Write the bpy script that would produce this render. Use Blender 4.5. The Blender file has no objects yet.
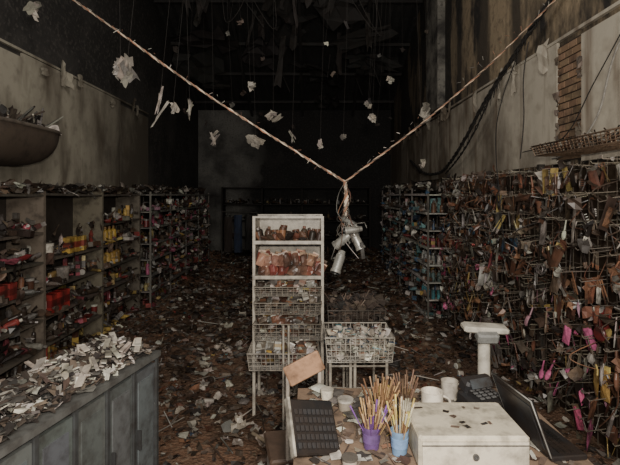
import bpy, math, random
from mathutils import Vector, Matrix, Euler, noise
R = random.Random(7)
def U(a,b): return R.uniform(a,b)
def lin(v):
    v/=255.0
    return v/12.92 if v<=0.04045 else ((v+0.055)/1.055)**2.4
def C(r,g,b): return (lin(r),lin(g),lin(b),1.0)
def vary(c,a=0.25):
    k=1+U(-a,a)
    return tuple(max(0,min(1,x*k*(1+U(-.06,.06)))) for x in c[:3])+(1.0,)

# ---------------- materials ----------------
def surf_mat(name,c1,c2,c3=None,scale=1.5,lo=.4,hi=.65,z=None,rough=.8,bump=.3,stretch=(1,1,1),fine=25,metal=0,roughvar=0,famt=.75,c4=None,s4=None,t4=(.5,.68)):
    m=bpy.data.materials.new(name); m.use_nodes=True
    nt=m.node_tree; N=nt.nodes; L=nt.links; b=N['Principled BSDF']
    g=N.new('ShaderNodeNewGeometry')
    mp=N.new('ShaderNodeMapping'); mp.inputs['Scale'].default_value=stretch
    L.new(g.outputs['Position'],mp.inputs['Vector'])
    n=N.new('ShaderNodeTexNoise'); n.inputs['Scale'].default_value=scale; n.inputs['Detail'].default_value=8; n.inputs['Roughness'].default_value=.62
    L.new(mp.outputs['Vector'],n.inputs['Vector'])
    mr=N.new('ShaderNodeMapRange'); mr.inputs['From Min'].default_value=lo; mr.inputs['From Max'].default_value=hi
    L.new(n.outputs['Fac'],mr.inputs['Value'])
    fac=mr.outputs['Result']
    if z:
        s=N.new('ShaderNodeSeparateXYZ'); L.new(g.outputs['Position'],s.inputs[0])
        ax=z[3] if len(z)>3 else 'Z'
        z2=N.new('ShaderNodeMapRange'); z2.inputs['From Min'].default_value=z[0]; z2.inputs['From Max'].default_value=z[1]; z2.inputs['To Max'].default_value=z[2]
        L.new(s.outputs[ax],z2.inputs['Value'])
        ad=N.new('ShaderNodeMath'); ad.operation='ADD'; ad.use_clamp=True
        L.new(fac,ad.inputs[0]); L.new(z2.outputs['Result'],ad.inputs[1]); fac=ad.outputs[0]
    mx=N.new('ShaderNodeMix'); mx.data_type='RGBA'
    mx.inputs[6].default_value=c1; mx.inputs[7].default_value=c2; L.new(fac,mx.inputs[0])
    out=mx.outputs[2]
    if c4:
        mp4=N.new('ShaderNodeMapping'); mp4.inputs['Scale'].default_value=s4 or (1,5,.5)
        L.new(g.outputs['Position'],mp4.inputs['Vector'])
        n4=N.new('ShaderNodeTexNoise'); n4.inputs['Scale'].default_value=1.0; n4.inputs['Detail'].default_value=5
        L.new(mp4.outputs['Vector'],n4.inputs['Vector'])
        r4=N.new('ShaderNodeMapRange'); r4.inputs['From Min'].default_value=t4[0]; r4.inputs['From Max'].default_value=t4[1]; r4.inputs['To Max'].default_value=.85
        L.new(n4.outputs['Fac'],r4.inputs['Value'])
        m4=N.new('ShaderNodeMix'); m4.data_type='RGBA'; L.new(r4.outputs['Result'],m4.inputs[0]); L.new(out,m4.inputs[6]); m4.inputs[7].default_value=c4
        out=m4.outputs[2]
    n2=N.new('ShaderNodeTexNoise'); n2.inputs['Scale'].default_value=fine; n2.inputs['Detail'].default_value=6
    L.new(g.outputs['Position'],n2.inputs['Vector'])
    mr2=N.new('ShaderNodeMapRange'); mr2.inputs['From Min'].default_value=.52; mr2.inputs['From Max'].default_value=.72; mr2.inputs['To Max'].default_value=famt
    L.new(n2.outputs['Fac'],mr2.inputs['Value'])
    mx2=N.new('ShaderNodeMix'); mx2.data_type='RGBA'; L.new(mr2.outputs['Result'],mx2.inputs[0])
    L.new(out,mx2.inputs[6]); mx2.inputs[7].default_value=c3 or c2
    L.new(mx2.outputs[2],b.inputs['Base Color'])
    bp=N.new('ShaderNodeBump'); bp.inputs['Strength'].default_value=bump; bp.inputs['Distance'].default_value=.03
    L.new(n2.outputs['Fac'],bp.inputs['Height']); L.new(bp.outputs['Normal'],b.inputs['Normal'])
    b.inputs['Roughness'].default_value=rough; b.inputs['Metallic'].default_value=metal
    if roughvar:
        r2=N.new('ShaderNodeMapRange'); r2.inputs['From Min'].default_value=.45; r2.inputs['From Max'].default_value=.6
        r2.inputs['To Min'].default_value=rough; r2.inputs['To Max'].default_value=rough-roughvar
        L.new(n.outputs['Fac'],r2.inputs['Value']); L.new(r2.outputs['Result'],b.inputs['Roughness'])
    return m
def attr_mat(name,rough=.5,metal=0,soot=.7,lo=.48,hi=.68,scale=9):
    m=bpy.data.materials.new(name); m.use_nodes=True
    nt=m.node_tree; N=nt.nodes; L=nt.links; b=N['Principled BSDF']
    a=N.new('ShaderNodeAttribute'); a.attribute_name='Col'
    g=N.new('ShaderNodeNewGeometry')
    n=N.new('ShaderNodeTexNoise'); n.inputs['Scale'].default_value=scale; n.inputs['Detail'].default_value=6; n.inputs['Roughness'].default_value=.65
    L.new(g.outputs['Position'],n.inputs['Vector'])
    mr=N.new('ShaderNodeMapRange'); mr.inputs['From Min'].default_value=lo; mr.inputs['From Max'].default_value=hi; mr.inputs['To Max'].default_value=soot
    L.new(n.outputs['Fac'],mr.inputs['Value'])
    mx=N.new('ShaderNodeMix'); mx.data_type='RGBA'; L.new(mr.outputs['Result'],mx.inputs[0])
    L.new(a.outputs['Color'],mx.inputs[6]); mx.inputs[7].default_value=C(46,38,33)
    L.new(mx.outputs[2],b.inputs['Base Color'])
    b.inputs['Roughness'].default_value=rough; b.inputs['Metallic'].default_value=metal
    bp=N.new('ShaderNodeBump'); bp.inputs['Strength'].default_value=.25; bp.inputs['Distance'].default_value=.01
    L.new(n.outputs['Fac'],bp.inputs['Height']); L.new(bp.outputs['Normal'],b.inputs['Normal'])
    return m
M_MATTE=attr_mat('sooty_matte',.85); M_PLAST=attr_mat('sooty_plastic',.38,0,.85,.41,.63,6); M_METAL=attr_mat('sooty_metal',.35,.6,.6)
M_CLEAN=attr_mat('dusty_plastic',.45,0,.65,.43,.70,12)
M_PAPER=attr_mat('scorched_paper',.85,0,.78,.40,.66,6)
M_WETPAPER=attr_mat('wet_litter',.45,0,.8,.40,.62,2.5)

# ---------------- mesh builder ----------------
def catmull(P,n=8):
    P=[Vector(p) for p in P]; out=[]
    for i in range(len(P)-1):
        a=P[max(i-1,0)];b=P[i];c=P[i+1];d=P[min(i+2,len(P)-1)]
        for k in range(n):
            t=k/n
            out.append(.5*((2*b)+(c-a)*t+(2*a-5*b+4*c-d)*t*t+(3*b-a-3*c+d)*t**3))
    out.append(P[-1]); return out
class MB:
    def __init__(s): s.v=[];s.f=[];s.c=[];s.sm=[];s.M=Matrix.Identity(4)
    def add(s,vs,fs,col,sm=False,M=None):
        o=len(s.v); T=s.M@M if M is not None else s.M
        s.v.extend([T@Vector(p) for p in vs])
        for f in fs: s.f.append(tuple(i+o for i in f)); s.c.append(col); s.sm.append(sm)
    def box(s,c,d,col,rot=None):
        x,y,z=d[0]/2,d[1]/2,d[2]/2
        vs=[(a*x,b*y,e*z) for a in(-1,1) for b in(-1,1) for e in(-1,1)]
        fs=[(0,1,3,2),(4,6,7,5),(0,4,5,1),(2,3,7,6),(0,2,6,4),(1,5,7,3)]
        M=Matrix.Translation(c)
        if rot is not None: M=M@Euler(rot).to_matrix().to_4x4()
        s.add(vs,fs,col,False,M)
    def bb(s,x0,x1,y0,y1,z0,z1,col): s.box(((x0+x1)/2,(y0+y1)/2,(z0+z1)/2),(x1-x0,y1-y0,z1-z0),col)
    def bevbox(s,c,d,col,bv=.01,rot=None):
        x,y,z=d[0]/2,d[1]/2,d[2]/2; vs=[]
        def ring(ix,iy,zz,bb):
            return [(-ix+bb,-iy,zz),(ix-bb,-iy,zz),(ix,-iy+bb,zz),(ix,iy-bb,zz),(ix-bb,iy,zz),(-ix+bb,iy,zz),(-ix,iy-bb,zz),(-ix,-iy+bb,zz)]
        rs=[ring(x-bv,y-bv,-z,bv),ring(x,y,-z+bv,bv),ring(x,y,z-bv,bv),ring(x-bv,y-bv,z,bv)]
        fs=[]
        for r in rs: vs+=r
        for k in range(3):
            for i in range(8): j=(i+1)%8; fs.append((k*8+i,k*8+j,k*8+8+j,k*8+8+i))
        fs.append(tuple(range(7,-1,-1))); fs.append(tuple(range(24,32)))
        M=Matrix.Translation(c)
        if rot is not None: M=M@Euler(rot).to_matrix().to_4x4()
        s.add(vs,fs,col,False,M)
    def tube(s,pts,r,col,n=6,r1=None):
        pts=[Vector(p) for p in pts]; vs=[];fs=[]
        m=len(pts)
        up=None
        for i,p in enumerate(pts):
            t=(pts[min(i+1,m-1)]-pts[max(i-1,0)])
            if t.length<1e-9: t=Vector((0,0,1))
            t.normalize()
            if up is None: up=t.orthogonal().normalized()
            up=(up-t*up.dot(t))
            if up.length<1e-6: up=t.orthogonal()
            up.normalize(); w=t.cross(up)
            rr=r if r1 is None else r+(r1-r)*i/(m-1)
            for k in range(n):
                a=2*math.pi*k/n; vs.append(p+up*(math.cos(a)*rr)+w*(math.sin(a)*rr))
        for i in range(m-1):
            for k in range(n):
                j=(k+1)%n; fs.append((i*n+k,i*n+j,i*n+n+j,i*n+n+k))
        s.add(vs,fs,col,n>4)
        s.add([vs[k] for k in range(n)],[tuple(range(n-1,-1,-1))],col)
        s.add([vs[(m-1)*n+k] for k in range(n)],[tuple(range(n))],col)
    def lathe(s,prof,col,n=12,M=None,cols=None):
        vs=[];m=len(prof)
        for r,z in prof:
            for k in range(n):
                a=2*math.pi*k/n; vs.append((r*math.cos(a),r*math.sin(a),z))
        for i in range(m-1):
            s2=cols[i] if cols else col
            sub=[vs[i*n+k] for k in range(n)]+[vs[(i+1)*n+k] for k in range(n)]
            s.add(sub,[(k,(k+1)%n,n+(k+1)%n,n+k) for k in range(n)],s2,True,M)
    def scrap(s,c,w,h,col,rot,crump=.15,nx=3,ny=3,curl=0.0):
        vs=[];fs=[]
        for i in range(nx+1):
            for j in range(ny+1):
                u=i/nx-.5; v=j/ny-.5
                jx=U(-.12,.12)*w; jy=U(-.12,.12)*h
                z=U(-1,1)*crump*min(w,h)+curl*(u*u)*w*2
                vs.append((u*w+jx,v*h+jy,z))
        for i in range(nx):
            for j in range(ny):
                a=i*(ny+1)+j
                fs.append((a,a+ny+1,a+ny+2,a+1))
        s.add(vs,fs,col,False,Matrix.Translation(c)@Euler(rot).to_matrix().to_4x4())
    def build(s,name,mat,parent=None,sat=.8,k=1.0):
        me=bpy.data.meshes.new(name)
        mn=[min(v[i] for v in s.v) for i in range(3)]; mxx=[max(v[i] for v in s.v) for i in range(3)]
        ctr=Vector([(mn[i]+mxx[i])/2 for i in range(3)])
        me.from_pydata([tuple(v-ctr) for v in s.v],[],s.f)
        at=me.color_attributes.new('Col','FLOAT_COLOR','CORNER')
        dat=[]
        for p,c in zip(me.polygons,s.c):
            l=.3*c[0]+.55*c[1]+.15*c[2]
            c=(k*(l+(c[0]-l)*sat),k*(l+(c[1]-l)*sat),k*(l+(c[2]-l)*sat),1)
            for _ in range(p.loop_total): dat.extend(c)
        at.data.foreach_set('color',dat)
        me.polygons.foreach_set('use_smooth',s.sm)
        me.materials.append(mat); me.update()
        ob=bpy.data.objects.new(name,me); ob.location=ctr
        bpy.context.collection.objects.link(ob)
        if parent: ob.parent=parent
        return ob
EMP=[]
def empty(name):
    e=bpy.data.objects.new(name,None); bpy.context.collection.objects.link(e); e.empty_display_size=.05; EMP.append(e); return e
def T(x,y,z,rz=0,rx=0,ry=0): return Matrix.Translation((x,y,z))@Euler((rx,ry,rz)).to_matrix().to_4x4()

# ------------- item generators (local base at origin, z up) -------------
def bottle(mb,M,h,r,col,cap):
    mb.lathe([(0,0),(r,.001),(r,h*.68),(r*.75,h*.78),(r*.38,h*.82),(r*.38,h*.84),(r*.45,h*.84),(r*.45,h),(0,h)],col,9,M,[col]*5+[cap]*3)
def tub(mb,M,h,r,col,lid):
    mb.lathe([(0,0),(r*.88,.001),(r,h*.8),(r*1.05,h*.8),(r*1.05,h),(0,h)],col,12,M,[col,col,lid,lid,lid])
def carton(mb,M,w,d,h,col,lab):
    old=mb.M; mb.M=old@M
    mb.box((0,0,h/2),(w,d,h),col); mb.box((0,0,h*.5),(w*1.01,d*1.02,h*.4),lab); mb.M=old
def pillow(mb,M,w,h,t,col,col2=None):
    vs=[];fs=[];n=4
    for sd in(1,-1):
        for i in range(n+1):
            for j in range(n+1):
                u=i/n;v=j/n
                k=(math.sin(math.pi*u)*math.sin(math.pi*v))**.6
                vs.append(((u-.5)*w,sd*t/2*k*(1+U(-.35,.35)),v*h))
    o=(n+1)**2
    for i in range(n):
        for j in range(n):
            a=i*(n+1)+j; fs.append((a,a+n+1,a+n+2,a+1)); fs.append((o+a,o+a+1,o+a+n+2,o+a+n+1))
    mb.add(vs,fs,col,False,M)
    if col2:
        old=mb.M; mb.M=old@M; mb.box((0,0,h*.93),(w*.98,t*.25+.002,h*.16),col2); mb.M=old
def h_brush(mb,M,L,col,c2):
    old=mb.M; mb.M=old@M
    mb.tube([(0,0,0),(0,0,-L*.5)],L*.035,col,6,L*.05)
    mb.lathe([(0,-.5*L),(.09*L,-.55*L),(.13*L,-.7*L),(.12*L,-.88*L),(.06*L,-.98*L),(0,-L)],col,8,Matrix.Scale(.5,4,(0,1,0)))
    for i in range(3):
        for j in range(4):
            mb.box((-.05*L+i*.05*L,-.075*L,-.62*L-j*.08*L),(.014*L,.08*L,.016*L),c2)
    mb.M=old
def h_comb(mb,M,L,col,c2):
    old=mb.M; mb.M=old@M
    mb.box((0,0,-L/2),(.05*L,.02*L,L),col)
    n=10
    for i in range(n): mb.box((.09*L,0,-L*.35-i*L*.62/n),(.14*L,.012*L,.025*L),col)
    mb.M=old
def h_packet(mb,M,L,col,c2):
    pillow(mb,M@Matrix.Translation((0,0,-L)),L*.45,L,L*.12,col,c2)
def h_card(mb,M,L,col,c2):
    old=mb.M; mb.M=old@M
    mb.box((0,0,-L/2),(L*.4,.003,L),c2); pillow(mb,Matrix.Translation((0,-.01,-L*.9)),L*.3,L*.6,L*.16,col); mb.M=old
def h_scissor(mb,M,L,col,c2):
    old=mb.M; mb.M=old@M
    for s in(-1,1):
        ring=[(s*.1*L+.08*L*math.cos(a),0,-.1*L+.1*L*math.sin(a)) for a in [k*math.pi/4 for k in range(9)]]
        mb.tube(ring,.018*L,col,4)
        mb.tube([(s*.07*L,0,-.19*L),(0,0,-.45*L),(-s*.06*L,0,-L)],.028*L,c2,4,.006*L)
    mb.M=old
def h_mirror(mb,M,L,col,c2):
    old=mb.M; mb.M=old@M
    mb.tube([(0,0,0),(0,0,-L*.4)],L*.04,col,6)
    mb.lathe([(0,-.03),(.24*L,-.025),(.28*L,0),(.24*L,.025),(0,.02)],col,12,Matrix.Translation((0,0,-L*.68))@Euler((math.pi/2,0,0)).to_matrix().to_4x4()@Matrix.Scale(.5,4,(0,0,1)),[col,col,col,c2])
    mb.M=old
def h_ring(mb,M,L,col,c2):
    old=mb.M; mb.M=old@M
    for q in range(3):
        r=L*U(.2,.28)
        mb.tube([(r*math.cos(a)+U(-.01,.01),q*.012,-r+r*math.sin(a)) for a in [k*math.pi/5 for k in range(11)]],L*.035,vary(col,.4),4)
    mb.M=old
def h_stick(mb,M,L,col,c2):
    old=mb.M; mb.M=old@M
    for q in range(3):
        a=U(-.15,.15); mb.tube([(q*.014,0,0),(q*.014+a*L,0,-L*.75)],.004,c2,4); mb.tube([(q*.014+a*L,0,-L*.75),(q*.014+a*L*1.3,0,-L)],.007,col,5,.003)
    mb.M=old
HANG=[h_brush,h_comb,h_packet,h_card,h_packet,h_mirror,h_ring,h_stick,h_brush,h_scissor,h_stick,h_comb,h_packet,h_brush]

DARK=[C(48,40,34),C(60,48,40),C(72,58,46),C(36,32,30),C(84,70,56),C(58,54,52),C(96,84,72)]
GREYS=[C(150,144,134),C(120,116,108),C(180,174,162),C(98,94,88),C(205,198,184)]
REDS=[C(150,44,44),C(160,60,50),C(150,56,74),C(176,84,96),C(120,38,34)]
YEL=[C(196,160,64),C(170,138,66),C(200,174,96)]
TEAL=[C(60,116,120),C(70,108,140),C(110,156,156),C(50,84,116)]
BRN=[C(128,84,58),C(112,70,52),C(146,102,72),C(98,66,48)]
PINK=[C(206,96,140),C(186,80,120),C(198,140,158)]
LITTER=[C(106,84,68),C(86,67,54),C(122,100,82),C(72,58,48),C(136,120,102)]
def pick(*g):
    return vary(R.choice(R.choice(g)))
def fill(mb,u0,u1,depth,hmax,groups,messy=.35,dens=1.0):
    """fill a shelf: local x=along, y=depth (0 front .. depth), z up from 0"""
    base=mb.M
    u=u0+.03
    while u<u1-.05:
        if R.random()>dens: u+=U(.04,.12); continue
        w=U(.04,.085)
        rows=2 if depth>.3 else 1
        kind=R.choice('bbcctppk'); g=R.choice(groups); col=vary(R.choice(g)); cap=pick(GREYS,DARK,DARK)
        for q in range(rows):
            v=.06+q*.13+U(-.015,.015)
            h=min(hmax*.9,U(.08,.22))
            fall=R.random()<messy
            M=T(u+w/2,v,0,U(-.5,.5))
            if fall:
                M=T(u+w/2,v,w*.5,U(-1.2,1.2),math.pi/2*U(.75,1.1),0)
            else: M=M@T(0,0,0,0,0,U(-.08,.08))
            if kind=='b': bottle(mb,M,h,w*.42,vary(col,.3),cap)
            elif kind=='t': tub(mb,M,min(h,.12),w*.5,vary(col,.3),cap)
            elif kind=='c': carton(mb,M,w*.9,w*.7,h,vary(col,.3),pick(GREYS,REDS,YEL,DARK))
            elif kind=='k': pillow(mb,M,w*1.3,h*.7,.04,vary(col,.3),cap)
            else: pillow(mb,M,w*1.1,h,.05,vary(col,.3))
        u+=w*U(.95,1.25)
    for k in range(int((u1-u0)*34)):
        mb.scrap((U(u0+.03,u1-.03),U(-.02,depth*.8),U(.01,.13)),U(.04,.11),U(.03,.08),pick(DARK,DARK,GREYS,LITTER),(U(-1,1),U(-1,1),U(0,6)),.2,2,2)
    mb.M=base

XL,XR,YB,YF=-2.9,2.1,12.2,-1.6
# ---------------- room shell ----------------
def simple(name,vs,fs,mat):
    me=bpy.data.meshes.new(name); me.from_pydata(vs,[],fs); me.materials.append(mat); me.update()
    o=bpy.data.objects.new(name,me); bpy.context.collection.objects.link(o); return o
def slab(name,x0,x1,y0,y1,z0,z1,mat):
    vs=[(a,b,c) for a in(x0,x1) for b in(y0,y1) for c in(z0,z1)]
    return simple(name,vs,[(0,1,3,2),(4,6,7,5),(0,4,5,1),(2,3,7,6),(0,2,6,4),(1,5,7,3)],mat)
M_WL=surf_mat('soot_wall_left',C(66,63,60),C(40,38,36),C(84,80,75),1.2,.4,.6,(3.0,3.8,.5),.9,.3)
M_WR=surf_mat('soot_wall_right',C(158,140,114),C(40,37,34),C(72,62,52),.8,.47,.55,(4.6,8,.6,'Y'),.9,.5,(1,1.3,.5),12,famt=.6,c4=C(38,35,32),s4=(1,2.2,.3),t4=(.47,.58))
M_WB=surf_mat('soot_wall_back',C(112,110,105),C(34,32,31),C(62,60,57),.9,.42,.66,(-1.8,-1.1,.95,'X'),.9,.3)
M_CEIL=surf_mat('charred_roof',C(42,41,39),C(30,29,28),C(52,50,48),1.1,.4,.6,None,.95,.3,(1,1,1),12)
M_PANL=surf_mat('scorched_panel_left',C(168,162,146),C(92,86,76),C(84,76,68),1.0,.44,.70,(5.6,8,.8,'Y'),.65,.1,(1,1,.6),9,famt=.35,c4=C(84,74,62),s4=(1,3,.9),t4=(.50,.70))
M_PANR=surf_mat('scorched_panel_right',C(192,184,168),C(104,94,82),C(104,88,72),1.1,.46,.70,(5.0,9,.65,'Y'),.6,.1,(1,1,.6),8,famt=.35,c4=C(96,74,54),s4=(1,5,.5),t4=(.54,.70))
def zr(y): return 4.0+(YB-y)*.42 if y>5 else 7.02-(5-y)*.35
def sst(a,b,x):
    t=max(0,min(1,(x-a)/(b-a))); return t*t*(3-2*t)
def fh(x,y):
    n=noise.noise(Vector((x*1.7,y*1.7,3)))*.5+.5; n2=noise.noise(Vector((x*6,y*6,9)))
    edge=max(sst(-1.4,-2.6,x),sst(.9,1.8,x))
    return max(.003,.012+.05*n*n+.012*n2+edge*.08*(.4+n)+sst(7,12,y)*.3*(.3+n))*sst(.6,1.4,y)
nx,ny=90,210; vs=[];fs=[]
for i in range(nx+1):
    for j in range(ny+1):
        x=XL-.2+(XR-XL+.4)*i/nx; y=YF+(YB+.2-YF)*j/ny
        vs.append((x,y,fh(x,y)))
for i in range(nx):
    for j in range(ny):
        a=i*(ny+1)+j; fs.append((a,a+ny+1,a+ny+2,a+1))
o=len(vs); vs+=[(XL-.2,YF,-.1),(XR+.2,YF,-.1),(XR+.2,YB+.2,-.1),(XL-.2,YB+.2,-.1)]; fs.append((o+3,o+2,o+1,o))
M_RUB=surf_mat('ash_covered_floor',C(122,92,72),C(56,45,37),C(142,122,102),1.4,.4,.6,None,.7,1,fine=34,roughvar=.4)
simple('floor',vs,fs,M_RUB)
def sidewall(name,x0,x1,mat):
    prof=[(YF,0),(YB+.2,0),(YB+.2,zr(YB)),(5,zr(5)),(YF,zr(YF))]
    vs=[(x0,y,z) for y,z in prof]+[(x1,y,z) for y,z in prof]; n=5
    simple(name,vs,[tuple(range(n)),tuple(range(2*n-1,n-1,-1))]+[(i,i+n,(i+1)%n+n,(i+1)%n) for i in range(n)],mat)
sidewall('wall_left',XL-.2,XL,M_WL); sidewall('wall_right',XR,XR+.2,M_WR)
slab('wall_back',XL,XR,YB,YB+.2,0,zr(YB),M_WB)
mb=MB()
for (ya,yb) in((YF,5),(5,YB+.2)):
    n=60
    for i in range(n):
        xa=XL-.2+(XR-XL+.4)*i/n; xb=XL-.2+(XR-XL+.4)*(i+1)/n
        za=.04*(i%2); zb=.04*((i+1)%2)
        mb.add([(xa,ya,zr(ya)+za),(xb,ya,zr(ya)+zb),(xb,yb,zr(yb)+zb),(xa,yb,zr(yb)+za)],[(0,3,2,1)],C(40,40,40))
mb.build('ceiling',M_CEIL)
mb=MB()
y=-1
while y<12:
    a=U(-.12,.12)
    mb.box(((XL+XR)/2,y,zr(y)-.06),(XR-XL-.02,.05,.06),C(50,48,46),(0,0,a*.15)); y+=U(.9,1.35)
for x in(-1.5,-.2,1.1):
    mb.tube([(x,5.0,zr(5)-.16),(x,YB,zr(YB)-.14)],.04,C(40,38,37),4)
    mb.tube([(x,5.0,zr(5)-.16),(x,YF,zr(YF)-.14)],.04,C(40,38,37),4)
for k in range(40):
    y=U(5.2,11.5); x=U(-2.5,1.8)
    mb.scrap((x,y,zr(y)-U(.1,.4)),U(.4,1.3),U(.3,1.0),vary(C(42,40,38),.4),(U(-.8,.1),U(-.3,.3),U(-.5,.5)),.14,5,5,U(-.2,.2))
for k in range(8):
    y=U(6,11); x=U(-2.3,1.3); mb.tube([(x,y,zr(y)-.1),(x+U(-.6,.6),y+U(-.3,.3),zr(y)-U(.3,.9))],.014,vary(C(46,43,40)),4)
mb.build('roof_beams',M_MATTE)
def panels(name,x,sgn,z0,z1,ys,mat,skip=None):
    mb=MB(); g=C(150,148,140)
    for i in range(len(ys)-1):
        a,b=ys[i]+.004,ys[i+1]-.004
        if skip and skip(a,b): continue
        zt=z1+U(-.03,.03); t=.025
        mb.bb(min(x,x+sgn*t),max(x,x+sgn*t),a,b,z0,zt,g)
    mb.bb(min(x,x+sgn*.03),max(x,x+sgn*.03),ys[0],ys[-1],z1+.03,z1+.055,g)
    # peeling strips of lining along the top edge
    for k in range(26):
        y=U(ys[0],ys[-1]); mb.scrap((x+sgn*.045,y,z1+U(-.08,.03)),U(.06,.14),U(.08,.35),g,(U(-.2,.2)+1.57,0,1.57+U(-.3,.3)),.12,2,4,.1)
    return mb.build(name,mat)
panels('wall_panelling',XL,1,1.9,3.2,[YF+.2+1.22*i for i in range(9)],M_PANL)
panels('wall_panelling',XR,-1,2.06,3.05,[1.15,2.35,3.6,3.95,5.2,6.4,7.6,8.8,10,11.2,12.1],M_PANR,lambda a,b:abs(a-3.604)<.01)
mb=MB()
mb.bb(XR-.012,XR-.001,3.605,3.945,2.08,3.04,C(60,46,34))
for k in range(16):
    z=2.09+k*.059
    off=.055 if k%2 else 0
    yy=3.607-off
    while yy<3.94:
        a=max(3.607,yy); b=min(3.943,yy+.105)
        if b-a>.02: mb.bb(XR-.022,XR-.012,a,b,z,z+.048,vary(C(138,106,72),.3))
        yy+=.115
for k in range(22):
    z=U(2.1,3.05); y=R.choice([3.61,3.94])
    mb.scrap((XR-.03,y,z),.06,.06,vary(C(120,104,88),.4),(U(-.4,.4),1.57+U(-.4,.4),U(-.3,.3)),.2,2,2)
mb.build('wall_brick_patch',M_MATTE,None,.75)
slab('pilaster',XR-.12,XR-.001,7.3,8.0,3.15,zr(8.0)-.2,surf_mat('pilaster_plaster',C(132,128,119),C(58,55,52),C(50,47,44),2,.4,.6))

# ---------------- floor litter ----------------
mb=MB()
for k in range(15000):
    y=1.4+10.5*(R.random()**.75); x=U(XL+.15,XR-.15)
    r=R.random()
    col=pick(DARK) if r<.28 else pick(LITTER) if r<.70 else pick(BRN) if r<.80 else pick(GREYS) if r<.98 else pick(REDS,TEAL,YEL)
    s=U(.015,.05)*(1.8 if R.random()<.1 else 1)*(1+y*.04)
    mb.scrap((x,y,fh(x,y)+.008),s,s*U(.4,1.8),col,(U(-.45,.45),U(-.45,.45),U(0,6)),.25,2,2)
for k in range(420):
    y=2.8+8.7*R.random()**.8; x=U(-2.1,1.7); M=T(x,y,fh(x,y)+.015,U(0,6),math.pi/2)
    g=pick(DARK,LITTER,GREYS,LITTER)
    R.choice([lambda:bottle(mb,M,U(.08,.15),.02,g,pick(GREYS)),lambda:tub(mb,M,.05,.03,g,pick(GREYS)),lambda:pillow(mb,M@T(0,0,-.05),.09,.12,.03,g)])()
for k in range(200):
    y=U(2.8,9); x=U(-1.8,1.3); a=U(0,3.1); L=U(.08,.3)
    mb.tube([(x,y,fh(x,y)+.02),(x+L*math.cos(a),y+L*math.sin(a),fh(x,y)+.05)],.005,pick(LITTER,GREYS),5)
mb.tube([(-.42,3.45,.05),(-.2,3.15,.09)],.014,C(190,170,140),5)
for k in range(90):
    x=U(-1.2,-.1); y=U(3.2,8); mb.scrap((x,y,fh(x,y)+.03),U(.05,.12),U(.03,.09),vary(C(176,166,150)),(U(-.5,.5),U(-.5,.5),U(0,6)),.3,3,3)
mb.build('floor_debris',M_WETPAPER,None,.85)

# ---------------- left laminated shelving ----------------
e=empty('wall_shelving_unit')
mb=MB(); lam=C(116,103,86); lam2=C(88,78,66)
X0,X1=XL+.03,-2.5
Ys=[1.95,3.19,4.43,5.67,6.91]
LV=[.08,.36,.63,.90,1.17,1.44]
for y in Ys: mb.bb(X0,X1,y-.02,y+.02,.0,1.84,vary(lam,.15))
mb.bb(X0,X0+.02,Ys[0],Ys[-1],0.02,1.82,C(66,58,50))
for i in range(4):
    for z in LV+[1.80]:
        if i==2 and z==1.44: continue
        mb.box(((X0+X1)/2+.01,(Ys[i]+Ys[i+1])/2,z),(X1-X0-.02,Ys[i+1]-Ys[i]-.04,.022),vary(lam2,.2),(U(-.014,.014),0,0))
mb.build('shelf_carcass',M_MATTE,e)
mb=MB()
pals=[[DARK,LITTER,GREYS,REDS,DARK],[DARK,REDS,BRN,DARK,GREYS],[DARK,YEL,BRN,LITTER,REDS,GREYS,DARK],[YEL,REDS,DARK,GREYS,BRN,DARK]]
for i in range(4):
    for li,z in enumerate(LV):
        mb.M=T(X1-.03,Ys[i]+.02,z+.012,math.pi/2)
        if i==2 and li==5: continue
        fill(mb,0,1.2,.34,.24,pals[i],.55,.85)
mb.M=Matrix.Identity(4)
for i in range(260):
    y=U(2,6.9); mb.scrap((U(X0+.05,X1),y,1.83+U(0,.06)),U(.06,.2),U(.04,.12),pick(DARK,DARK,GREYS,LITTER),(U(-.7,.7),U(-.7,.7),U(0,6)),.25)
for i in range(160):
    y=U(2,6.9); mb.scrap((X1+U(-.03,.03),y,R.choice(LV)+U(-.05,.05)),U(.03,.1),U(.04,.14),pick(DARK,DARK,LITTER),(1.57+U(-.4,.4),0,1.57+U(-.5,.5)),.25,2,3)
for (y,z,c) in((4.55,1.18,C(214,206,190)),(4.85,.91,C(160,150,140))):
    tub(mb,T(-2.56,y,z),.15,.07,c,c)
for k in range(3): carton(mb,T(-2.56,4.62+k*.12,.645,U(-.1,.1)),.1,.1,.18,vary(C(185,44,40)),C(130,30,30))
for k in range(2): carton(mb,T(-2.56,3.85+k*.13,.915,U(-.1,.1)),.1,.1,.14,vary(C(160,50,44)),C(120,40,36))
for k in range(4): bottle(mb,T(-2.56,5.75+k*.12,1.185),.22,.042,vary(C(216,168,50)),C(150,110,40))
for k in range(3): carton(mb,T(-2.56,4.95+k*.14,1.19,U(-.2,.2)),.11,.09,.16,vary(C(216,174,60)),C(150,60,40))
for k in range(4): bottle(mb,T(-2.56,5.8+k*.14,.915),.2,.045,vary(C(200,156,60)),C(130,90,50))
mb.build('shelf_goods',M_PLAST,e,.85)
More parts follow.
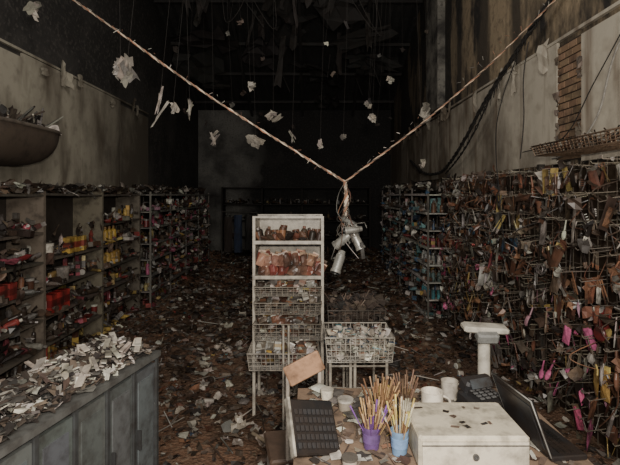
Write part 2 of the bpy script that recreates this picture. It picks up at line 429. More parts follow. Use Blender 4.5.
def wallrack(name,side,xf,y0,y1,ztop,goods_groups,lvl,dens=.9,board=C(120,116,108),extra=None):
    e=empty(name); mb=MB(); n=max(1,round((y1-y0)/1.0)); xb=XL+.03 if side<0 else XR-.05
    a,b=min(xb,xf),max(xb,xf)
    for k in range(n+1):
        y=y0+(y1-y0)*k/n
        for xx in (a+.012,b-.012): mb.bb(xx-.012,xx+.012,y-.012,y+.012,0,ztop,vary(C(110,104,96),.2))
    for z in lvl:
        mb.bb(a,b,y0,y1,z-.008,z+.008,vary(board,.25)); mb.bb(xf-.006,xf+.006,y0,y1,z-.012,z+.02,vary(board,.25))
    mb.bb(xb-.005,xb+.01,y0,y1,.02,ztop,C(60,56,52))
    mb.build('rack_frame',M_MATTE,e)
    g=MB()
    for k in range(n):
        ya=y0+(y1-y0)*k/n; w=(y1-y0)/n
        for z in lvl[:-1]:
            g.M=T(xf-.03,ya,z+.014,math.pi/2) if side<0 else T(xf+.03,ya+w,z+.014,-math.pi/2)
            fill(g,0.0,w,abs(xf-xb)-.06,.25,goods_groups,.4,dens)
    g.M=Matrix.Identity(4)
    for q in range(int((y1-y0)*50)):
        g.scrap((U(a+.03,b-.03),U(y0,y1),ztop+U(.0,.08)),U(.06,.16),U(.05,.12),pick(DARK,DARK,GREYS),(U(-.9,.9),U(-.9,.9),U(0,6)),.25,2,2)
    for q in range(int((y1-y0)*60)):
        g.scrap((xf+U(-.04,.04),U(y0,y1),U(.2,1.85)),U(.04,.12),U(.04,.1),pick(DARK,GREYS,LITTER,goods_groups[0]),(U(-1.5,1.5),U(-1.5,1.5),U(0,6)),.25,2,2)
    if extra: extra(g)
    g.build('rack_goods',M_PLAST,e,.8)
wallrack('gondola_shelf',-1,-2.38,7.05,11.1,1.85,[REDS,PINK,GREYS,DARK,LITTER,BRN,YEL,GREYS],[.1,.34,.58,.82,1.06,1.3,1.54,1.8])
def ex(g):
    for z,col in((.35,C(60,140,150)),(.59,C(120,150,150)),(.83,C(200,200,190)),(1.07,C(150,50,50))):
        for k in range(4): bottle(g,T(1.72+k*.08,6.56,z),.16,.028,vary(col,.3),C(190,190,185))
        for k in range(4): bottle(g,T(1.67,6.62+k*.10,z),.16,.028,vary(col,.3),C(190,190,185))
wallrack('gondola_shelf',1,1.62,6.5,10.6,1.9,[TEAL,GREYS,GREYS,DARK,LITTER,BRN,REDS,DARK],[.1,.34,.58,.82,1.06,1.3,1.54,1.8],.95,C(180,175,164),ex)
e=empty('rear_shelving_unit'); mb=MB(); g=MB()
for x in(-2.2,-1.2,-.2,.8,1.5): mb.bb(x-.015,x+.015,11.75,12.18,0.1,2.0,C(44,38,34))
for z in(.3,.72,1.14,1.56,1.98): 
    mb.bb(-2.2,1.5,11.75,12.18,z-.012,z+.012,C(44,38,34))
    if z<1.9:
        for x in (-2.18,-1.18,-.18,.82):
            g.M=T(x,11.78,z+.014); fill(g,0,.66 if x>.8 else .96,.36,.3,[DARK,DARK,BRN,DARK,LITTER],.6,.6)
g.M=Matrix.Identity(4)
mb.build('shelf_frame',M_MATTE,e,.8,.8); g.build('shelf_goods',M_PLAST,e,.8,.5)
mb=MB()
pillow(mb,T(-1.62,10.6,.50,.3),.18,.85,.12,C(44,58,84)); pillow(mb,T(-1.40,10.7,.55,-.2),.16,.8,.12,C(50,48,46)); pillow(mb,T(-1.85,10.62,.5,-.1),.2,.8,.12,C(58,48,42))
mb.tube([(-2.0,10.65,1.42),(-1.2,10.65,1.40)],.012,C(70,66,60),6); mb.tube([(-2.0,10.65,0.1),(-2.0,10.65,1.42)],.014,C(70,66,60),6); mb.tube([(-1.2,10.65,.1),(-1.2,10.65,1.40)],.014,C(70,66,60),6)
for x in(-1.62,-1.40,-1.85): mb.tube([(x,10.65,1.3),(x,10.65,1.42)],.006,C(90,86,80),5)
mb.build('garment_rail',M_MATTE)

# ---------------- right pegboard wall ----------------
e=empty('pegboard_display_wall')
mb=MB(); XP=1.96
mb.bb(XP+.03,XR-.04,1.6,6.4,.05,2.03,C(76,62,50))
y=1.6
while y<6.41: mb.tube([(XP,y,.05),(XP,y,2.05)],.0035,C(140,128,112),4); y+=.1
z=.1
while z<2.06: mb.tube([(XP,1.6,z),(XP,6.4,z)],.0035,C(150,138,122),4); z+=.1
for y in(1.6,2.8,4.0,5.2,6.4): mb.bb(XP-.02,XP+.03,y-.02,y+.02,0,2.06,C(96,90,82))
mb.build('wire_grid',M_METAL,e)
hk=MB(); it=MB(); im=MB()
rowz=2.0
bands=[[DARK,BRN,GREYS,LITTER],[LITTER,BRN,GREYS,DARK,BRN],[DARK,GREYS,LITTER,BRN],[LITTER,GREYS,BRN,TEAL,DARK],[DARK,GREYS,BRN,REDS,BRN],[PINK,GREYS,BRN,REDS,GREYS,DARK],[DARK,GREYS,LITTER,PINK,BRN],[PINK,GREYS,BRN,YEL,DARK],[PINK,PINK,DARK,BRN,GREYS]]
ri=0
while rowz>.3:
    y=1.7
    while y<6.35:
        hl=U(.16,.26); zz=rowz+U(-.015,.015); dy=U(-.03,.03); dz=U(-.05,.01)
        hk.tube([(XP,y,zz),(XP-hl,y+dy,zz+dz),(XP-hl-.012,y+dy,zz+dz+.015)],.003,vary(C(170,158,138),.3),4)
        if R.random()<.12: hk.box((XP-hl-.014,y+dy,zz+dz+.012),(.003,.03,.02),vary(C(180,170,152),.2))
        if R.random()<.86:
            nI=R.choice([1,2,2,3]); kind=R.choice(HANG); g=R.choice(bands[min(ri,8)]); col=vary(R.choice(g)); c2=pick(GREYS,LITTER,DARK,YEL if R.random()<.2 else BRN)
            L=U(.10,.21)
            for q in range(nI):
                t=(q+1)/(nI+.3)
                tgt=im if (kind is h_scissor) else it
                kind(tgt,T(XP-hl*t,y+dy*t,zz+dz*t,math.pi/2+U(-1.2,.4),U(-.35,.35),U(-.35,.35)),L*U(.85,1.15),vary(col,.3),vary(c2,.3))
        y+=U(.08,.12)
    rowz-=.18; ri+=1
for k in range(800):
    z=U(.15,2.05); it.scrap((XP-U(.03,.28),U(1.7,6.4),z),U(.02,.09),U(.02,.09),pick(DARK,DARK,GREYS,LITTER,BRN),(U(-1.5,1.5),U(-1.5,1.5),U(0,6)),.3,2,2)
for k in range(110):
    y=U(1.8,6.3); z=U(.6,2.0); p=[(XP-U(.02,.25),y,z)]
    for q in range(3): p.append((XP-U(.02,.28),p[-1][1]+U(-.08,.08),p[-1][2]-U(.03,.14)))
    it.tube(catmull(p,4),U(.002,.0045),pick(DARK,BRN,DARK),4)
for (y,z,w,h) in((3.05,1.62,.1,.26),(4.3,1.25,.08,.2),(3.6,1.05,.08,.18),(2.75,.75,.07,.13)):
    pillow(it,T(1.70,y,z-h/2,1.2,.1,.15),w,h,.02,vary(C(196,188,172),.1),C(150,140,128))
hk.build('peg_hooks',M_METAL,e); it.build('hanging_accessories',M_PLAST,e,.85,1.15); im.build('hanging_scissors',M_METAL,e,.8)
def wirebasket(mb,x0,x1,y0,y1,z0,z1,col,r=.003,st=.035,flare=0):
    f=flare
    def rect(z,o): return [(x0-o,y0-o,z),(x1+o,y0-o,z),(x1+o,y1+o,z),(x0-o,y1+o,z),(x0-o,y0-o,z)]
    for k,rr in((1,r*2),(0,r*1.3),(.5,r),(.25,r),(.75,r)): mb.tube(rect(z0+(z1-z0)*k,f*k),rr,col,5)
    n=max(2,int((x1-x0)/st))
    for i in range(n+1):
        x=x0+(x1-x0)*i/n; xt=x0-f+(x1-x0+2*f)*i/n
        mb.tube([(xt,y0-f,z1),(x,y0,z0),(x,y1,z0),(xt,y1+f,z1)],r,col,4)
    n=max(2,int((y1-y0)/st))
    for i in range(n+1):
        y=y0+(y1-y0)*i/n; yt=y0-f+(y1-y0+2*f)*i/n
        mb.tube([(x0-f,yt,z1),(x0,y,z0),(x1,y,z0),(x1+f,yt,z1)],r,col,4)
mb=MB(); wirebasket(mb,1.68,1.95,2.5,3.5,2.09,2.16,C(176,146,118),.003,.04,.02)
for k in range(110):
    y=U(2.52,3.48); x=U(1.7,1.9); mb.tube([(x,y,2.11),(x+U(-.08,.08),y+U(-.1,.1),2.15+U(0,.05))],.004,pick(BRN,GREYS,DARK),4)
mb.build('wire_basket_tray',M_METAL)

# ---------------- centre display rack ----------------
e=empty('display_rack'); mb=MB(); wh=C(186,176,158); rx0,rx1,ry0,ry1=-.45,.10,3.78,4.16
for x in(rx0,rx1):
    for y in(ry0,ry1): mb.bb(x-.011,x+.011,y-.011,y+.011,fh(x,y),1.63,wh)
    mb.bb(x-.006,x+.006,ry0+.012,ry1-.012,1.15,1.61,vary(wh,.1))
mb.bb(rx0,rx1,ry1-.01,ry1,1.13,1.62,C(182,172,154))
mb.bb(rx0,rx1,ry0-.008,ry0+.008,1.615,1.63,wh); mb.bb(rx0,rx1,ry1-.01,ry1+.01,1.605,1.63,wh)
for z in(1.42,1.14): mb.bb(rx0,rx1,ry0-.02,ry1,z-.014,z+.008,wh); mb.bb(rx0,rx1,ry0-.025,ry0-.018,z-.014,z+.014,wh)
mb.build('rack_frame',M_CLEAN,e)
mb=MB()
for (z0,z1,y0) in((1.0,1.07,3.72),(.86,.95,3.7),(.66,.79,3.68)):
    wirebasket(mb,rx0+.02,rx1-.02,y0,ry1-.03,z0,z1,C(150,140,124),.0024,.04,.012)
wirebasket(mb,-.46,.06,3.56,4.1,.47,.60,C(172,162,146),.0026,.032,.015)
for x in(-.2,-.16): mb.tube([(x,3.53,fh(x,3.53)),(x,3.53,.82)],.009,wh,6)
mb.build('rack_baskets',M_CLEAN,e)
mb=MB()
for k in range(9):
    x=rx0+.04+k*.06
    for v in(.06,.16): (bottle if R.random()<.6 else tub)(mb,T(x,ry0+v,1.43,0,0,U(-.25,.25)),U(.06,.12),.028,pick(DARK,BRN,DARK),pick(GREYS,DARK,BRN))
for k in range(14): pillow(mb,T(U(rx0+.04,rx1-.04),ry0+U(.0,.06),1.435,U(0,6),U(-1.3,-.3)),.07,.08,.03,pick(BRN,DARK))
for z,n in((1.15,9),(1.225,8)):
    for k in range(n):
        for v in (.03,.1,.18):
            x=rx0+.05+k*.058+U(-.01,.01)
            pillow(mb,T(x,ry0+v,z,U(-.5,.5),U(-.5,-.1),U(-.45,.45)),U(.05,.09),U(.08,.13),.04,vary(R.choice([C(146,84,64),C(150,108,88),C(130,62,50),C(110,76,60)]),.35),vary(C(180,146,118),.4))
for z,gr,n,sp in((1.0,[BRN,LITTER,GREYS,DARK],80,.08),(.87,[BRN,LITTER,GREYS],90,.10),(.67,[GREYS,LITTER,BRN],100,.13),(.48,[GREYS,LITTER,GREYS,BRN],120,.13)):
    for k in range(n):
        M=T(U(rx0+.05,rx1-.07),U(ry0-.05,ry1-.1) if z>.5 else U(3.59,4.0),z+U(.0,sp),U(-.6,.6),U(-1.1,-.1),U(-.4,.4))
        if R.random()<.35: carton(mb,M,.05,.02,.06,pick(*gr),pick(GREYS,YEL,BRN))
        else: pillow(mb,M,U(.05,.08),U(.04,.07),.02,pick(*gr),pick(GREYS))
mb.build('rack_goods',M_PLAST,e,.9,1.1)

# ---------------- basket table ----------------
e=empty('wire_basket_stand'); mb=MB()
wirebasket(mb,.12,.56,3.2,3.55,.66,.83,C(196,188,172),.0026,.03,.015)
wirebasket(mb,.15,.58,3.66,4.0,.74,.9,C(96,88,78),.0024,.04,.01)
for x in(.14,.28,.31,.53):
    for y in(3.24,3.9): mb.tube([(x,y,fh(x,y)),(x,y,.74 if y>3.5 else .66)],.011,wh,8)
for z in(.2,.62): mb.tube([(.14,3.24,z),(.53,3.24,z),(.53,3.9,z),(.14,3.9,z),(.14,3.24,z)],.007,wh,6)
mb.build('stand_frame',M_CLEAN,e)
mb=MB()
for k in range(480):
    pillow(mb,T(U(.145,.545),U(3.21,3.5),.67+U(0,.14),U(0,6),U(-1.4,-.2),U(-.3,.3)),U(.03,.06),U(.035,.06),.015,vary(R.choice([C(210,200,180),C(190,178,158),C(160,148,130),C(224,216,200)]),.2),pick(GREYS,BRN,TEAL,GREYS,GREYS))
for k in range(240):
    mb.scrap((U(.17,.56),U(3.68,3.97),.76+U(0,.2)),U(.05,.13),U(.04,.1),pick(DARK,DARK,LITTER,DARK),(U(-.9,.9),U(-.9,.9),U(0,6)),.25)
for k in range(40):
    x=U(.2,.5);y=U(3.7,3.95); mb.tube([(x,y,.85),(x+U(-.15,.15),y+U(-.05,.05),.95+U(0,.06))],.004,pick(DARK,LITTER),4)
mb.build('sachets_and_ash',M_PAPER,e)

# ---------------- left counter ----------------
e=empty('shop_counter')
A=Vector((-.86,2.62,0)); B=Vector((-1.13,1.35,0)); d=(B-A); Lc=d.length
ang=math.atan2(d.y,d.x)
CM=T(A.x,A.y,0,ang)
side=-1
if (CM@Vector((0,1,0))).x<A.x: side=1
W=.42; mb=MB(); mb.M=CM; gr=C(100,103,102); dk=C(70,72,72)
def lb(u0,u1,v0,v1,z0,z1,c): mb.bb(u0,u1,min(v0*side,v1*side),max(v0*side,v1*side),z0,z1,c)
lb(0.02,Lc,.02,W,.08,.90,C(78,80,80)); lb(.04,Lc,.05,W-.02,0.02,.08,C(40,40,40))
lb(-.02,Lc,-.02,W+.02,.90,.93,C(100,100,96))
n=6
for k in range(n):
    u0=k*Lc/n; u1=(k+1)*Lc/n
    lb(u0+.012,u1-.012,.0,.02,.12,.87,vary(gr,.08))
    lb(u0+.04,u1-.04,-.006,.0,.18,.82,vary(C(106,110,110),.14))
    lb(u0-.01,u0+.01,-.012,.0,.08,.9,dk)
    lb(u1-.035,u1-.027,-.026,-.006,.48,.58,C(60,60,60))
lb(.0,.02,.03,W/2-.01,.12,.87,gr); lb(.0,.02,W/2+.01,W-.03,.12,.87,gr)
mb.build('counter_cabinet',M_CLEAN,e)
mb=MB(); mb.M=CM
for k in range(1300):
    u=U(-.0,Lc-.03); v=U(0.0,W); hh=.94+.055*math.sin(math.pi*v/W)*R.random()
    white=R.random()<(.32 if u<.6 else .10)
    mb.scrap((u,v*side,hh+.008),U(.02,.075),U(.012,.04),pick(GREYS[2:]+[C(205,198,184)]) if white else pick(DARK,DARK,LITTER,GREYS,DARK),(U(-.6,.6),U(-.6,.6),U(0,6)),.2,2,2)
for k in range(60):
    u=U(.03,.55); mb.box((u,U(.05,W-.05)*side,.96+U(0,.05)),(U(.06,.16),U(.015,.035),.006),vary(C(200,188,170),.15),(U(-.3,.3),U(-.3,.3),U(0.2,1.2)))
for k in range(16):
    bottle(mb,T(U(.5,Lc-.15),U(.05,W-.05)*side,.97,U(0,6),math.pi/2),.1,.018,pick(DARK,LITTER,GREYS),pick(GREYS))
mb.build('burnt_papers',M_PAPER,e)

# ---------------- checkout desk ----------------
e=empty('checkout_desk'); mb=MB(); tp=C(134,108,84); DZ=.83
mb.bb(-.06,1.02,1.2,2.36,DZ-.03,DZ,tp)
mb.bb(-.04,-.02,1.22,2.34,0.03,DZ-.03,C(110,100,88)); mb.bb(.98,1.0,1.22,2.34,0.03,DZ-.03,C(110,100,88)); mb.bb(-.02,.98,2.3,2.32,.1,DZ-.03,C(120,110,96))
mb.build('desk_body',M_MATTE,e)
mb=MB()
for k in range(420):
    x=U(-.02,.98); y=U(1.4,2.32)
    if .36<x<.8 and 1.6<y<1.95: continue
    mb.scrap((x,y,DZ+.007+U(0,.006)),U(.02,.07),U(.015,.05),pick(GREYS,DARK,LITTER,LITTER,BRN,[C(215,206,188)]),(U(-.15,.15),U(-.15,.15),U(0,6)),.08,2,2)
for k in range(12): pillow(mb,T(U(.0,.3),U(2.05,2.3),DZ+.010+U(0,.01),U(0,6),-1.52),U(.06,.1),U(.08,.12),.018,pick(GREYS[2:],[C(216,204,178)]))
pillow(mb,T(.37,2.25,DZ+.012,.3,-1.4),.09,.08,.02,C(240,200,50))
for k in range(30):
    x=U(.0,.36);y=U(1.5,2.2);a=U(0,6); mb.tube([(x,y,DZ+.010),(x+.1*math.cos(a),y+.1*math.sin(a),DZ+.012)],.003,pick(YEL,GREYS,LITTER),5)
mb.build('desk_litter',M_PAPER,e)
def jar(x,y,h,r,c,l):
    mb=MB(); tub(mb,T(x,y,DZ+.002),h,r,c,l); mb.build('cosmetic_jar',M_CLEAN)
jar(.16,2.12,.05,.035,C(150,138,120),C(190,182,168)); jar(.08,2.2,.06,.03,C(206,196,176),C(206,196,176)); jar(.47,2.27,.055,.028,C(200,160,60),C(190,184,170)); jar(.14,1.66,.045,.028,C(180,168,150),C(90,84,76))
e=empty('cash_drawer'); mb=MB(); cw=C(206,194,168)
mb.bevbox((.575,1.78,DZ+.067),(.39,.28,.118),cw,.008)
mb.box((.575,1.636,DZ+.064),(.37,.012,.095),C(210,198,174)); mb.box((.575,1.629,DZ+.10),(.37,.003,.004),C(90,86,80))
for x in(.42,.73): mb.box((x,1.78,DZ+.006),(.03,.2,.008),C(30,30,30))
for k in range(10): mb.scrap((U(.42,.74),U(1.7,1.88),DZ+.129),U(.015,.035),U(.01,.02),pick(DARK,LITTER),(0,0,U(0,6)),.05,2,2)
mb.build('drawer_body',M_CLEAN,e)
mb=MB(); mb.lathe([(0,0),(.011,0),(.011,.008),(.004,.008),(.004,.002),(0,.002)],C(120,120,118),14,T(.575,1.63,DZ+.062,0,math.pi/2))
mb.build('drawer_lock',M_METAL,e)
def cup_sticks(name,x,y,r,h,cc,n,cols,Ls,spread,tip=None):
    e=empty(name); mb=MB(); z=DZ+.002
    mb.lathe([(0,0),(r*.8,.001),(r,h),(r*.92,h),(r*.74,.006),(0,.006)],cc,18,T(x,y,z))
    mb.lathe([(r*.86,h*.3),(r*.93,h*.31),(r*.98,h*.7),(r*.9,h*.71)],vary(cc,.5),18,T(x,y,z+.001))
    mb.build('cup_body',M_CLEAN,e); mb=MB()
    for k in range(n):
        a=U(0,6.28); rr=r*.6*math.sqrt(R.random()); t=U(.05,spread)
        b=Vector((x+rr*.4*math.cos(a),y+rr*.4*math.sin(a),z+.01)); L=U(*Ls)
        dr=Vector((math.cos(a)*t,math.sin(a)*t,1)).normalized(); c=pick(cols)
        mb.tube([b,b+dr*L*.75],.0022,c,5)
        mb.tube([b+dr*L*.75,b+dr*L],.003,pick(tip or cols),5,.004)
    mb.build('brush_handles',M_CLEAN,e,.9)
WOOD=[C(184,150,98),C(160,122,82),C(126,92,64)]
cup_sticks('brush_cup',.235,1.80,.036,.085,C(104,70,130),46,WOOD+[C(110,70,130),C(120,80,150)],(.12,.19),.55,WOOD+[C(120,80,150),C(180,150,110)])
cup_sticks('brush_cup',.335,1.76,.034,.09,C(110,150,190),40,WOOD+[C(190,180,150)],(.14,.20),.42,[C(206,186,96),C(206,196,170),C(180,150,90)])
cup_sticks('brush_cup',.29,1.97,.038,.09,C(140,130,110),54,WOOD,(.13,.20),.6)
cup_sticks('brush_cup',.415,2.06,.03,.08,C(150,140,126),32,[C(140,112,88),C(110,84,66)],(.13,.19),.5)
def mug(name,x,y,z,r,h,c):
    mb=MB()
    mb.lathe([(0,0),(r*.8,.0005),(r*.97,h*.12),(r,h),(r*.92,h),(r*.88,h*.15),(0,h*.1)],c,24,T(x,y,z))
    mb.tube(catmull([(x+r*.95,y,z+h*.8),(x+r*1.5,y-.01,z+h*.7),(x+r*1.5,y-.01,z+h*.35),(x+r*.92,y,z+h*.22)],5),r*.13,c,7)
    mb.build(name,M_CLEAN)
mug('ceramic_mug',.535,2.06,DZ+.002,.048,.11,C(226,214,194)); mug('ceramic_mug',.665,2.24,DZ+.002,.04,.085,C(190,180,164))
mb=MB(); sc=C(180,173,157)
mb.lathe([(0,0),(.07,.001),(.07,.012),(.03,.03),(.028,.30),(.034,.31),(0,.31)],sc,18,T(.84,2.27,DZ+.002))
mb.bevbox((.84,2.26,1.160),(.215,.075,.03),sc,.008,(.15,.06,0)); mb.bevbox((.84,2.23,1.13),(.1,.06,.05),C(120,120,116),.008,(.4,0,0))
mb.build('barcode_scanner_stand',M_CLEAN)
mb=MB(); bk=C(40,40,42)
mb.M=T(.755,2.06,DZ+.004,.35)
mb.bevbox((0,0,.05),(.17,.15,.09),bk,.012,(.15,0,0)); mb.bevbox((0,.04,.125),(.15,.06,.06),C(42,42,44),.01,(.4,0,0)); mb.box((0,.005,.14),(.11,.004,.04),C(70,76,80),(-.5,0,0))
for i in range(4):
    for j in range(4): mb.bevbox((-.045+i*.03,-.055+j*.022,.102+.003*j),(.02,.014,.008),C(90,90,90),.002)
mb.tube(catmull([(.08,0,.03),(.12,-.04,.03),(.10,-.09,.012),(.0,-.1,.012)],5),.004,bk,6)
mb.build('card_terminal',M_PLAST)
mb=MB(); mb.M=T(.855,1.83,DZ+.004,.12)
mb.bevbox((.07,0,.012),(.14,.28,.02),C(34,34,36),.004)
for i in range(9):
    for j in range(3): mb.box((.05+j*.024,-.11+i*.026,.024),(.018,.02,.004),C(22,22,22))
mb.M=mb.M@T(0,0,.02,0,0,-.36)
mb.bevbox((0,0,.11),(.012,.28,.22),C(30,30,32),.004); mb.box((-.0075,0,.11),(.002,.24,.17),C(52,54,58))
mb.tube([(-.004,-.14,.0),(-.004,-.14,.222),(-.004,.14,.222),(-.004,.14,.0)],.003,C(130,128,122),6)
mb.build('laptop',M_PLAST)
mb=MB(); mb.M=T(.03,1.72,DZ+.016,.45,-.75,.22)
mb.bevbox((0,0,.10),(.19,.022,.20),C(26,26,28),.006)
for i in range(9):
    for j in range(5): mb.bevbox((-.076+i*.019,-.014,.03+j*.03),(.015,.008,.022),C(50,50,52),.002)
mb.box((-.1,.0,.10),(.01,.028,.21),C(180,172,156))
mb.build('till_keyboard',M_PLAST)
e=empty('broken_chair'); mb=MB(); mb.M=T(-.03,2.44,.0,.2,0,0)
mb.bevbox((0.0,0,.90),(.20,.02,.11),C(186,138,98),.006,(0,-.42,0))
for s in(-.085,.085): mb.tube([(s,0.012,.04),(s,.012,.5),(s,.012,.90+s*.4)],.011,C(180,168,152),8)
mb.box((0,0.012,.62),(.16,.014,.05),C(160,150,134)); mb.box((0,.012,.45),(.16,.014,.05),C(160,150,134))
mb.bevbox((0,.16,.42),(.36,.32,.03),C(96,74,58),.01)
for s in(-.15,.15): mb.tube([(s,.30,.04),(s,.29,.42)],.012,C(170,160,146),8)
mb.build('chair_frame',M_CLEAN,e)

# ---------------- cables ----------------
def rope(mb,pts,r,cols,strands=3,pitch=.12,jit=0.0):
    P=catmull(pts,24)
    d=0; ph=[2*math.pi*k/strands for k in range(strands)]; paths=[[] for _ in ph]
    for i,p in enumerate(P):
        if i: d+=(p-P[i-1]).length
        t=(P[min(i+1,len(P)-1)]-P[max(i-1,0)]).normalized(); u=t.cross(Vector((0,1,0.01))).normalized(); w=t.cross(u)
        for k,a in enumerate(ph):
            an=a+d/pitch*2*math.pi; rr=r*(.6+U(-jit,jit))
            paths[k].append(p+u*math.cos(an)*rr+w*math.sin(an)*rr)
    for k,pp in enumerate(paths): mb.tube(pp,r*.62,cols[k%len(cols)],5)
mb=MB(); J=Vector((.253,3.4,1.894))
cL=[C(216,194,166),C(176,120,84),C(136,116,98)]; cR=[C(190,160,130),C(156,106,74),C(90,78,68)]
rope(mb,[(-2.88,3.45,4.02),(-1.68,3.42,3.19),(-.75,3.4,2.53),J],.0085,cL,3,.14,.4)
rope(mb,[(2.08,3.45,3.52),(1.35,3.42,2.79),(.8,3.4,2.31),J],.0065,cR,3,.14,.4)
rope(mb,[J,J+Vector((.01,0,-.12)),J+Vector((.0,0,-.24))],.012,cL,4,.1,.4)
for k in range(60):
    s=R.choice([0,1]); t=R.random()**1.2
    p=J.lerp(Vector((-2.2,3.42,3.55)) if s else Vector((2.0,3.44,3.44)),t)
    mb.tube([p,p+Vector((U(-.03,.03),U(-.03,.03),U(-.04,.02)))],.002,pick(GREYS,BRN),4)
for k in range(12):
    a=J+Vector((U(-.02,.02),0,U(-.2,0))); mb.tube(catmull([a,a+Vector((U(-.04,.04),U(-.04,.04),-.08)),a+Vector((U(-.07,.07),U(-.05,.05),-.2)),a+Vector((U(-.09,.09),U(-.05,.05),-U(.22,.4)))],5),.0026,pick(GREYS,BRN,DARK),5)
mb.build('hanging_cable',M_MATTE)
mb=MB(); al=C(170,168,160)
def spot(x,y,z,ry,rx,L=.15,r=.033):
    M=T(x,y,z,0,rx,ry)
    mb.lathe([(0,-L/2),(r*.7,-L/2),(r*.8,-L*.35),(r*.95,-L*.3),(r*.95,L*.35),(r*1.08,L*.38),(r*1.08,L/2),(r*.9,L/2),(r*.8,L*.3),(0,L*.28)],al,16,M,[al]*6+[C(60,60,58)]*3)
    mb.tube([M@Vector((r,0,-.02)),M@Vector((r*1.6,0,-.0)),M@Vector((r*1.6,0,-L*.7)),M@Vector((0,0,-L*.8))],.004,C(120,118,112),5)
spot(.205,3.36,1.32,3.5,.4,.17,.036); spot(.34,3.42,1.47,2.7,.3,.15,.034); spot(.235,3.42,1.47,4.0,-.3,.14,.034); spot(.31,3.38,1.55,4.6,.2,.13,.026)
mb.box((.28,3.4,1.61),(.12,.04,.03),C(150,150,144),(.3,.5,.2)); mb.box((.375,3.38,1.40),(.025,.02,.12),C(110,108,104),(.2,-.2,.2))
for k in range(7):
    mb.tube(catmull([(.253+U(-.01,.01),3.4,1.66),(.253+U(-.06,.08),3.4+U(-.03,.03),1.58),(.22+U(-.03,.16),3.4,1.46)],5),.0035,C(120,110,100),5)
mb.build('hanging_spotlight_cluster',M_METAL,None,.9,1.2)
mb=MB(); blk=C(34,32,30)
rope(mb,[(2.03,3.6,3.62),(2.03,4.1,3.4),(2.02,4.6,3.2),(1.99,5.35,2.86),(1.97,6.0,2.5),(2.0,6.7,2.27),(2.03,7.4,2.15),(2.03,8.4,2.2),(2.03,9.5,2.5)],.02,[blk,C(50,46,42)],3,.4,.3)
rope(mb,[(2.03,5.0,3.1),(1.98,5.6,2.6),(1.98,6.2,2.32),(2.02,7.0,2.12)],.012,[blk],2,.3,.3)
for k in range(30):
    t=R.random(); p=Vector((2.0,4.1,3.4)).lerp(Vector((1.97,6.3,2.4)),t); mb.tube([p,p+Vector((U(-.03,.0),U(-.05,.05),-U(.05,.18)))],.006,blk,4,.002)
mb.tube(catmull([(2.04,2.6,3.3),(2.03,3.1,2.78),(2.02,3.3,2.36),(2.01,3.6,2.14),(2.01,3.9,2.1)],10),.007,C(150,144,134),6)
mb.tube(catmull([(2.03,2.85,3.05),(2.0,3.3,2.6),(1.99,3.7,2.25),(1.99,4.4,2.2)],10),.004,blk,5)
mb.tube(catmull([(2.0,4.3,3.2),(2.0,4.4,2.9),(1.98,4.35,2.5),(1.97,4.4,2.14)],10),.005,C(60,56,52),5)
mb.tube(catmull([(2.05,4.6,3.22),(1.8,4.4,2.7),(1.66,4.2,2.3),(1.62,4.0,1.7),(1.62,3.9,1.35)],10),.0045,blk,5)
mb.build('burnt_wall_cable',M_MATTE)

# ---------------- hanging ceiling debris ----------------
mb=MB()
HS=[(-1.9,3.2,3.05,.10,.17),(-1.25,3.2,2.60,.10,.2),(-1.33,3.3,2.70,.12,.12),(-1.15,3.6,2.46,.025,.27),(-1.02,3.5,2.43,.05,.1),(-.92,3.6,2.45,.025,.15),
(-.57,4.5,2.85,.09,.08),(-.52,4.5,2.33,.16,.11),(-.36,4.6,2.58,.15,.09),(-.17,4.5,2.36,.02,.14),(.1,4.6,2.3,.05,.1),(.62,5,2.76,.08,.07),(.65,4.9,2.6,.07,.08),(-.9,4.4,2.35,.04,.15),(.34,4.8,2.4,.05,.08),
(1.3,5.2,2.7,.12,.16),(1.1,4.6,2.1,.06,.08),(.9,5.3,3.1,.08,.07)]
for i,(x,y,z,w,h) in enumerate(HS):
    for q in range(4):
        mb.scrap((x+U(-.3,.3)*w,y+U(-.02,.02),z+U(-.3,.3)*h),w*U(.4,.8),h*U(.4,.9),vary(C(156,148,134),.5),(math.pi/2+U(-.5,.5),U(-.7,.7),U(-.5,.5)),.25,3,4,U(-.4,.4))
    px=x+U(-.3,.3)
    mb.tube(catmull([(x,y,z+h*.2),((x+px)/2+.05,y,(z+zr(y))/2),(px,y,zr(y)-.03)],6),.0012,C(48,45,42),4)
for k in range(22):
    x=U(-2.4,1.9);y=U(5,10); z=U(2.7,4.2)
    if z>zr(y)-.3: continue
    mb.scrap((x,y,z),U(.03,.07),U(.03,.1),pick(GREYS,DARK,LITTER,DARK),(1.5+U(-.5,.5),U(-.7,.7),U(-.5,.5)),.3,3,3,.3)
    mb.tube(catmull([(x,y,z+.02),(x+U(-.15,.15),y,(z+zr(y))/2),(x+U(-.3,.3),y,zr(y)-.03)],5),.0012,C(48,45,42),4)
for k in range(7):
    x=U(-1.3,1.5); y=U(5.5,8.5); z=zr(y)-.05
    mb.tube(catmull([(x,y,z),(x+U(-.3,.3),y,z-U(.6,1.2)),(x+U(-.5,.4),y+.3,z-U(.8,1.5)),(x+U(-.8,.4),y+.5,zr(y+.5)-.05)],8),.005,C(70,66,62),4)
for k in range(26):
    x=U(-2.2,1.7); y=U(5.5,9.5); L=U(.3,1.1); z=zr(y)-L/2-.05
    mb.scrap((x,y,z),U(.04,.14),L,vary(C(52,48,44),.4),(math.pi/2+U(-.2,.2),U(-.3,.3),U(-.3,.3)),.3,2,7,.3)
mb.build('hanging_ceiling_debris',M_PAPER)

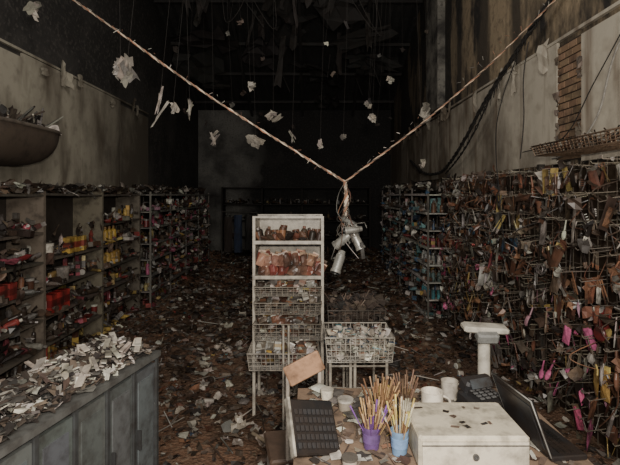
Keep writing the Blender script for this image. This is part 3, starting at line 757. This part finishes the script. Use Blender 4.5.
# ---------------- wall bin left ----------------
mb=MB()
n,m=16,8; vs=[];fs=[]
for i in range(n+1):
    a=math.pi*i/n
    sa=math.copysign(abs(math.sin(a))**.45,math.sin(a)); ca=math.copysign(abs(math.cos(a))**.45,math.cos(a))
    for j in range(m+1):
        b=math.pi/2*j/m; cb=math.cos(b)**.55 if j<m else 0
        vs.append((XL+.04+.46*sa*cb, 4.1-.62*ca*cb, 2.40-.34*math.sin(b)))
for i in range(n):
    for j in range(m):
        p=i*(m+1)+j; fs.append((p,p+m+1,p+m+2,p+1))
mb.add(vs,fs,C(80,66,52),True)
mb.tube([vs[i*(m+1)] for i in range(n+1)],.018,C(104,92,78),6)
mb.box((XL+.04,4.1,2.38),(.02,1.2,.18),C(60,54,48))
for k in range(110):
    mb.scrap((XL+.1+U(0,.33),4.1+U(-.5,.5),2.40+U(0,.1)),U(.06,.18),U(.04,.12),pick(DARK,DARK,GREYS,LITTER),(U(-.9,.9),U(-.9,.9),U(0,6)),.25)
for k in range(20):
    y=4.1+U(-.5,.5); x=XL+.15+U(0,.28); mb.tube([(x,y,2.40),(x+U(-.1,.2),y+U(-.3,.3),2.50+U(0,.1))],.008,pick(DARK,GREYS),5)
mb.build('wall_mounted_bin',M_MATTE)

bpy.context.view_layer.update()
for e in EMP:
    pts=[ch.matrix_world@Vector(b) for ch in e.children for b in ch.bound_box]
    c=Vector((sum(p.x for p in pts)/len(pts),sum(p.y for p in pts)/len(pts),min(p.z for p in pts)))
    e.location=c
    for ch in e.children: ch.location=ch.location-c

# ---------------- lights, world, camera ----------------
def area(name,loc,target,size,power,col=(1,1,1)):
    l=bpy.data.lights.new(name,'AREA'); l.energy=power; l.size=size; l.color=col
    o=bpy.data.objects.new(name,l); bpy.context.collection.objects.link(o); o.location=loc
    o.rotation_euler=(Vector(target)-Vector(loc)).to_track_quat('-Z','Y').to_euler(); return o
area('camera_flash',(.1,-.05,2.0),(0,5,1.9),.12,80,(1,.93,.83))
area('front_fill',(0,-.9,3.0),(0,6,1.6),1.2,95,(1,.95,.87))  # added fill behind the camera, no actual lamp in the shop
area('overhead_fill',(-.3,5.0,5.6),(-.3,5.7,0),1.5,34,(1,.94,.86))  # added fill above the view to lift the mid-room, not a fixture
w=bpy.data.worlds.new('World'); bpy.context.scene.world=w; w.use_nodes=True
w.node_tree.nodes['Background'].inputs[0].default_value=(.95,.95,1,1); w.node_tree.nodes['Background'].inputs[1].default_value=.45
cam=bpy.data.cameras.new('Camera'); co=bpy.data.objects.new('Camera',cam); bpy.context.collection.objects.link(co)
co.location=(0,0,1.8); co.rotation_euler=(math.pi/2,0,0); cam.lens=470/620*36; cam.sensor_width=36
cam.shift_y=-(232.5-195)/620; cam.clip_start=.02
bpy.context.scene.camera=co
